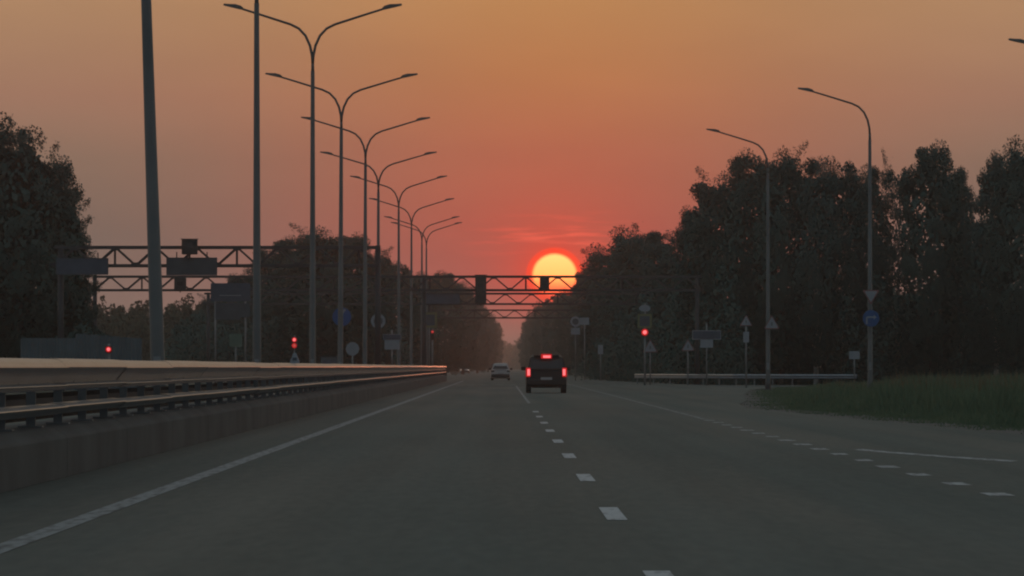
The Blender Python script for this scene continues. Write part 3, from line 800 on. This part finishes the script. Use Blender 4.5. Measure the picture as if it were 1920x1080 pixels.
t = car(PX(872, 830), 830, 4.3, 1.75, 1.5, 'tiny oncoming car far off with a headlight glinting', 'car_grey', 'hatch', rear=False)

# ------------------------------------------------------------------ trees
def leaves(centres, sizes, rng, out=None):
    n = len(centres)
    a = rng.normal(size=(n, 3)); a /= np.linalg.norm(a, axis=1)[:, None]
    b = rng.normal(size=(n, 3)); b -= a * (a * b).sum(1)[:, None]; b /= np.linalg.norm(b, axis=1)[:, None]
    s = sizes[:, None]
    if out is not None:                      # face outwards, so that the crown is lit as one rounded volume
        flip = (np.cross(a, b) * out).sum(1) < 0
        b[flip] *= -1
    V = np.stack([centres - a * s * .55, centres - b * s * .32, centres + a * s * .55, centres + b * s * .32], 1).reshape(-1, 3)
    F = np.arange(4 * n).reshape(n, 4)
    return V, F
def crown_r(u, prof):
    u = np.asarray(u, float)
    up = np.clip((u - .45) / .55, 0, 1)
    return np.where(u > .45, np.sqrt(np.clip(1 - .82 * up ** (3.3 - prof), .05, 1)), .74 + .26 * np.sin(PI / 2 * np.clip(u / .45, 0, 1)))
def crown_mesh(seed, H, rmax, base, nclump, per, leaf, lean=0.0, prof=.6, m='leaf_a', core=1600, spread=1.0, outlier=8):
    rng = np.random.default_rng(seed)
    C = []; S_ = []; ends = []
    for k in range(nclump):
        tt = rng.uniform(0.0, 1.0) ** .85
        z = H * (base + (1 - base) * tt)
        rr = rmax * float(crown_r(tt, prof)) * .84
        a = rng.uniform(0, 2 * PI); q = rr * rng.uniform(.25, 1.0) ** .5
        c = np.array([q * math.cos(a), q * math.sin(a), z - .5])
        cr_ = rng.uniform(.55, 1.15) * spread * (.75 + .25 * rmax / 3.5)
        ends.append(c)
        d = rng.normal(size=(per, 3)); d /= np.linalg.norm(d, axis=1)[:, None]
        d *= (rng.uniform(0, 1, per) ** .42)[:, None] * cr_
        d[:, 2] *= .8
        C.append(c + d); S_.append(rng.uniform(.6, 1.35, per) * leaf)
    for k in range(outlier):           # twiggy sprays sticking out of the outline
        tt = rng.uniform(.15, 1.0); z = H * (base + (1 - base) * tt)
        rr = rmax * float(crown_r(tt, prof)) * .9
        a = rng.uniform(0, 2 * PI); dirv = np.array([math.cos(a), math.sin(a), rng.uniform(.1, 1.0) + (.5 if tt > .85 else 0)]); dirv /= np.linalg.norm(dirv)
        s0 = np.array([rr * .8 * math.cos(a), rr * .8 * math.sin(a), z - .4]); Ls = rng.uniform(.8, 1.7) * spread
        u = rng.uniform(0, 1, per // 2)
        C.append(s0 + dirv * (u * Ls)[:, None] + rng.normal(size=(per // 2, 3)) * (.10 + .20 * (1 - u))[:, None] * spread); S_.append(rng.uniform(.5, 1.1, per // 2) * leaf)
    u = rng.uniform(0, 1, core); a = rng.uniform(0, 2 * PI, core)
    zz = H * (base + (1 - base) * u * .93)
    rr = rmax * crown_r(u, prof) * .80 * np.sqrt(rng.uniform(0, 1, core))
    C.append(np.stack([rr * np.cos(a), rr * np.sin(a), zz - .5], 1)); S_.append(rng.uniform(2.2, 3.2, core) * leaf)
    C = np.concatenate(C); O = C.copy(); O[:, 2] = (C[:, 2] - H * .45) * .55; O /= np.linalg.norm(O, axis=1)[:, None] + 1e-6
    V, F = leaves(C, np.concatenate(S_), rng, O)
    nr = np.repeat(O, 4, 0) + rng.normal(0, .10, (len(V), 3)); nr /= np.linalg.norm(nr, axis=1)[:, None]
    return fast_mesh('crown', V, F, m, nr), ends
def trunk_mesh(seed, H, ends, m='bark', top=.82):
    rng = random.Random(seed); mb = MB()
    pts = []; x = y = 0
    for i in range(7):
        z = H * top * i / 6; pts.append((x, y, z)); x += rng.uniform(-.12, .12); y += rng.uniform(-.12, .12)
    r0 = .013 * H + .03
    mb.tube(pts, [r0 * 1.25, r0, r0 * .9, r0 * .75, r0 * .55, r0 * .35, r0 * .15], 8)
    for e in sorted(ends, key=lambda e: e[2])[:: max(1, len(ends) // 14)]:
        zb = max(H * .12, e[2] - H * rng.uniform(.10, .2)); f = min(zb / (H * top), .97); i = min(int(f * 6), 5); g_ = f * 6 - i
        p0 = Vector(pts[i]).lerp(Vector(pts[i + 1]), g_); p2 = Vector(e); p1 = p0.lerp(p2, .5) + Vector((0, 0, .25))
        mb.tube([p0, p1, p2], [r0 * .38, r0 * .22, r0 * .07], 6)
    return mb.mesh('trunk', m, True)
H0 = 15.0
VAR = []
specs = [  # seed, rmax, base, clumps, per, leaf, prof, mat, core, bark, outlier
    (11, 3.3, .10, 95, 400, .16, .55, 'leaf_a', 3600, 'bark', 4),
    (12, 3.0, .12, 80, 400, .15, .75, 'leaf_b', 3400, 'birch_bark', 5),
    (13, 3.5, .08, 90, 400, .16, .60, 'leaf_a', 3800, 'bark', 6),
    (14, 2.7, .12, 75, 400, .15, .85, 'leaf_b', 3200, 'birch_bark', 5),
    (15, 3.1, .15, 52, 240, .16, .70, 'leaf_b', 500, 'birch_bark', 14),      # thin crown, sky shows through
    (16, 3.6, .08, 95, 400, .16, .50, 'leaf_a', 4000, 'bark', 16),           # feathery big roadside tree
]
for sd, rm, ba, nc, per, lf, pf, m_, core, bk, ol in specs:
    cm, ends = crown_mesh(sd, H0, rm, ba, nc, per, lf, prof=pf, m=m_, core=core, outlier=ol)
    VAR.append((cm, trunk_mesh(sd, H0, ends, bk), rm))
def tree(px, ptop, Y, wpx, var, label, group, rz=None):
    x = PX(px, Y); h = PZ(ptop, Y); wd = wpx * Y / FOC
    t = thing('tree', (x, Y, -.05), label, 'tree', group, rz=rz if rz is not None else (px * 1.37) % 6.28)
    cm, tm, rm = VAR[var]
    sxy = wd / (2 * rm * .82); t.scale = (sxy, sxy, (h + .05) / (H0 - .35))
    child('trunk', tm, t); child('crown', cm, t)
    return t
GR, GL = 'trees behind the right verge', 'trees on the left of the road'
rt = [
    (1140, 462, 455, 84, 1, 'slim dark tree whose crown touches the right of the sun glow'),
    (1192, 428, 440, 105, 0, 'rounded dark tree just right of the sun, above the red signal'),
    (1242, 438, 432, 70, 3, 'narrow dark tree in the notch before the tall right-hand row'),
    (1303, 398, 345, 70, 2, 'leftmost tree of the tall right-hand row, stepping down to the notch'),
    (1345, 330, 335, 105, 0, 'tall dark tree at the left shoulder of the right-hand row'),
    (1405, 296, 325, 95, 2, 'tall dark tree left of the lamp arm over the right-hand row'),
    (1466, 282, 320, 92, 0, 'tall dark tree behind the lamp post nearer the sun'),
    (1530, 303, 318, 74, 3, 'tall dark tree between the two right lamp posts'),
    (1580, 304, 322, 80, 1, 'tall tree just left of the lamp post with the yield sign'),
    (1630, 318, 325, 62, 3, 'tall tree directly behind the lamp post with the yield sign'),
    (1682, 298, 326, 72, 4, 'thin see-through birch right of the lamp post with the yield sign'),
    (1745, 280, 318, 100, 2, 'broad tall tree right of the thin birch'),
    (1800, 322, 322, 58, 3, 'lower narrow tree before the notch near the right edge'),
    (1868, 292, 315, 74, 1, 'tall tree right of the notch near the right edge'),
    (1925, 262, 310, 104, 0, 'tallest dark tree cut by the right edge of the picture'),
    (1100, 505, 600, 62, 2, 'small far tree touching the lower right of the sun'),
    (1068, 543, 700, 52, 0, 'far tree under the sun disc'),
    (1040, 556, 820, 46, 2, 'far tree left under the sun, behind the black car'),
    (1016, 568, 950, 40, 1, 'far tree above the left tail light of the black car'),
    (1000, 586, 1120, 34, 0, 'tiny far tree, second from the right side of the road gap'),
    (988, 604, 1350, 30, 2, 'tiniest far tree at the right side of the road gap'),
    (1160, 520, 470, 90, 2, 'low dark tree filling in behind the red signal'),
    (1275, 480, 380, 90, 0, 'low dark tree at the foot of the notch right of the sun'),
    (1655, 425, 360, 66, 4, 'low thin tree behind the gap beside the yield-sign lamp post'),
    (1828, 420, 345, 80, 2, 'low dark tree closing the notch near the right edge'),
]
for a in rt: tree(a[0], a[1], a[2], a[3] * (1.18 if a[2] < 500 and a[4] != 4 else 1.0), a[4], a[5], GR)
lt_ = [
    (-40, 222, 255, 190, 5, 'huge dark tree cut by the left edge of the picture'),
    (38, 250, 250, 150, 5, 'tall feathery tree at the left edge, behind the near gantry'),
    (95, 308, 252, 130, 2, 'rounded right flank tree of the left clump, above the gantry end'),
    (128, 420, 256, 95, 5, 'low leafy tree at the right foot of the left clump'),
    (548, 452, 400, 110, 2, 'left tree of the middle clump, behind the second lamp post'),
    (602, 430, 392, 130, 0, 'highest tree of the middle clump, behind the third lamp post'),
    (655, 446, 398, 105, 2, 'tree of the middle clump, behind the fourth lamp post'),
    (700, 472, 430, 92, 0, 'tree of the middle clump, above the round ring sign'),
    (745, 498, 470, 84, 2, 'tree right of the middle clump, behind the seventh lamp post'),
    (790, 512, 540, 76, 0, 'tree behind the last lamps of the median row'),
    (835, 514, 620, 70, 2, 'tree behind the long narrow blue overhead sign'),
    (868, 530, 720, 58, 0, 'far tree at the left of the tall gantry box'),
    (895, 566, 880, 46, 2, 'far tree under the tall gantry box'),
    (915, 590, 1050, 36, 0, 'small far tree left of the road gap'),
    (929, 606, 1300, 28, 2, 'tiniest far tree at the left side of the road gap'),
    (500, 470, 425, 80, 3, 'slim tree at the left end of the middle clump'),
    (455, 520, 440, 92, 2, 'low dark tree behind the blue-grey direction board'),
    (405, 556, 470, 80, 0, 'low bushy tree left of the blue-grey direction board'),
]
for a in lt_: tree(*a, GL)

# masses that read as one: undergrowth below the trees and far woods
def mass(name, spots, m, label, cat, seed, leaf):
    rng = np.random.default_rng(seed); C = []; S_ = []; O = []
    for (x, y, rx, ry_, h, n) in spots:
        u = rng.uniform(0, 1, n)
        ang_ = rng.uniform(0, 2 * PI, n); q = np.sqrt(rng.uniform(0, 1, n)) * np.sqrt(np.clip(1 - u ** 2.2, .05, 1))
        C.append(np.stack([x + rx * q * np.cos(ang_), y + ry_ * q * np.sin(ang_), h * u], 1)); O.append(np.stack([q * np.cos(ang_), q * np.sin(ang_) - .3, u * .8], 1)); S_.append(rng.uniform(.6, 1.4, n) * leaf)
    O = np.concatenate(O); O /= np.linalg.norm(O, axis=1)[:, None] + 1e-6
    V, F = leaves(np.concatenate(C), np.concatenate(S_), rng, O)
    o = bpy.data.objects.new(name, fast_mesh(name, V, F, m, np.repeat(O, 4, 0))); col.objects.link(o)
    return tag(o, label, cat, kind='stuff')
rr_ = random.Random(3)
sp = []
for k in range(150):
    px = rr_.uniform(1125, 1960); Y = rr_.uniform(318, 350) + max(0, (1300 - px)) * .5
    sp.append((PX(px, Y), Y, rr_.uniform(1.2, 2.2), 2, rr_.uniform(3.0, 8.5), 900))
for k in range(90):
    Y = 460 + 900 * (k / 90) ** 1.5; sp.append((rr_.uniform(10.4, 14), Y, 1.8, 3, rr_.uniform(2, 5), 260))
mass('undergrowth', sp, 'leaf_shrub', 'dark bushes filling the foot of the right-hand trees', 'undergrowth', 21, .23)
sp = []
for k in range(80):
    px = rr_.uniform(-20, 190); Y = rr_.uniform(250, 275); sp.append((PX(px, Y), Y, rr_.uniform(1, 1.8), 2, rr_.uniform(2, 5.2) * (1.0 if px < 140 else .7), 700))
for k in range(120):
    px = rr_.uniform(330, 760); Y = rr_.uniform(395, 430) + max(0, px - 650) * .6; sp.append((PX(px, Y), Y, rr_.uniform(1.5, 2.6), 2, rr_.uniform(2.5, 6), 800))
for k in range(90):
    Y = 480 + 900 * (k / 90) ** 1.5; sp.append((-15.5 + 3.2 * (k / 90) - rr_.uniform(0, 3), Y, 2.0, 3, rr_.uniform(2, 6), 260))
mass('undergrowth', sp, 'leaf_shrub', 'dark bushes filling the foot of the left-hand trees', 'undergrowth', 22, .23)
sp = []
for k in range(300):      # wood across the field on the left
    px = rr_.uniform(60, 560); Y = rr_.uniform(520, 600); sp.append((PX(px, Y), Y, rr_.uniform(1.0, 2.3), 3, PZ(rr_.gauss(585, 13), Y), 420))
mass('distant_woodland', sp, 'leaf_far', 'dim far wood across the field behind the left gantry legs', 'woodland', 23, .34)
sp = []
for k in range(420):      # wood closing the end of the road
    px = rr_.uniform(700, 1180); Y = rr_.uniform(2330, 2700); sp.append((PX(px, Y), Y, rr_.uniform(3, 7), 6, PZ(rr_.gauss(648, 5), Y), 110))
mass('distant_woodland', sp, 'leaf_far', 'hazy far wood closing the gap at the end of the road', 'woodland', 24, 1.6)

# ------------------------------------------------------------------ grass on the right verge
def inside(x, y):
    xs = np.interp(y, [e[0] for e in EDGE], [e[1] for e in EDGE])
    return x > xs + .55 + .45 * np.sin(y * .83) * np.sin(y * .37 + 1) + .35 * np.sin(y * 2.3 + x)
rng = np.random.default_rng(8)
def grass(name, n, xr, yr, hgt, m, label, seed, dens=None):
    rng = np.random.default_rng(seed)
    x = rng.uniform(*xr, n); y = rng.uniform(*yr, n)
    y = yr[0] + (yr[1] - yr[0]) * rng.uniform(0, 1, n) ** 1.4
    k = inside(x, y) & (x < 9 + y * .118)
    if dens is not None: k &= dens(x, y, rng)
    x, y = x[k], y[k]; n = len(x)
    edge = np.interp(y, [e[0] for e in EDGE], [e[1] for e in EDGE]) + .9
    fade = np.clip((x - edge) / 3.0, .12, 1) * np.clip((x - 7) / 5.0, .3, 1)
    clump = .55 + .45 * np.sin(x * 1.9 + 1.3 * np.sin(y * .31)) * np.sin(y * .43 + x * .6)
    h = hgt * (.22 + .78 * rng.uniform(0, 1, n) ** 3) * fade * (.4 + 1.0 * clump)
    h = h * np.where((y > 170) & (x < 24.5), .5, 1.0)
    wd = .02 + .018 * rng.uniform(0, 1, n) + y * .00012
    a = rng.uniform(0, 2 * PI, n); lx = rng.normal(0, .22, n) * h; ly = rng.normal(0, .22, n) * h
    V = np.stack([np.stack([x - wd * np.cos(a), y - wd * np.sin(a), np.full(n, -.06)], 1), np.stack([x + wd * np.cos(a), y + wd * np.sin(a), np.full(n, -.06)], 1), np.stack([x + lx, y + ly, h], 1)], 1).reshape(-1, 3)
    o = bpy.data.objects.new(name, fast_mesh(name, V, np.arange(3 * n).reshape(n, 3), m)); col.objects.link(o)
    return tag(o, label, 'grass', kind='stuff')
grass('grass', 330000, (7.0, 40), (55, 296), .75, 'grass_blade', 'dark green grass on the right verge', 31)
grass('dry_grass', 60000, (7.0, 42), (150, 298), .95, 'grass_dry', 'tall brownish dry grass at the back of the right verge', 32, lambda x, y, r: (x > 14 + (y - 150) * .03) & (r.uniform(0, 1, len(x)) < .6))

# ------------------------------------------------------------------ hazy evening air
hz = MB().box((0, 2380, 15.0), (5900, 5100, 34.0)).build('haze', 'soil')
hm = bpy.data.materials.new('haze_air'); hm.use_nodes = True
t_ = hm.node_tree; t_.nodes.clear()
ho = t_.nodes.new('ShaderNodeOutputMaterial'); pv = t_.nodes.new('ShaderNodeVolumePrincipled')
pv.inputs['Color'].default_value = (.76, .85, .95, 1); pv.inputs['Density'].default_value = 0.00027; pv.inputs['Anisotropy'].default_value = 0.82
t_.links.new(pv.outputs[0], ho.inputs['Volume'])
hz.data.materials.clear(); hz.data.materials.append(hm)
hz['kind'] = 'stuff'; hz['label'] = 'thin warm evening haze over the whole road'
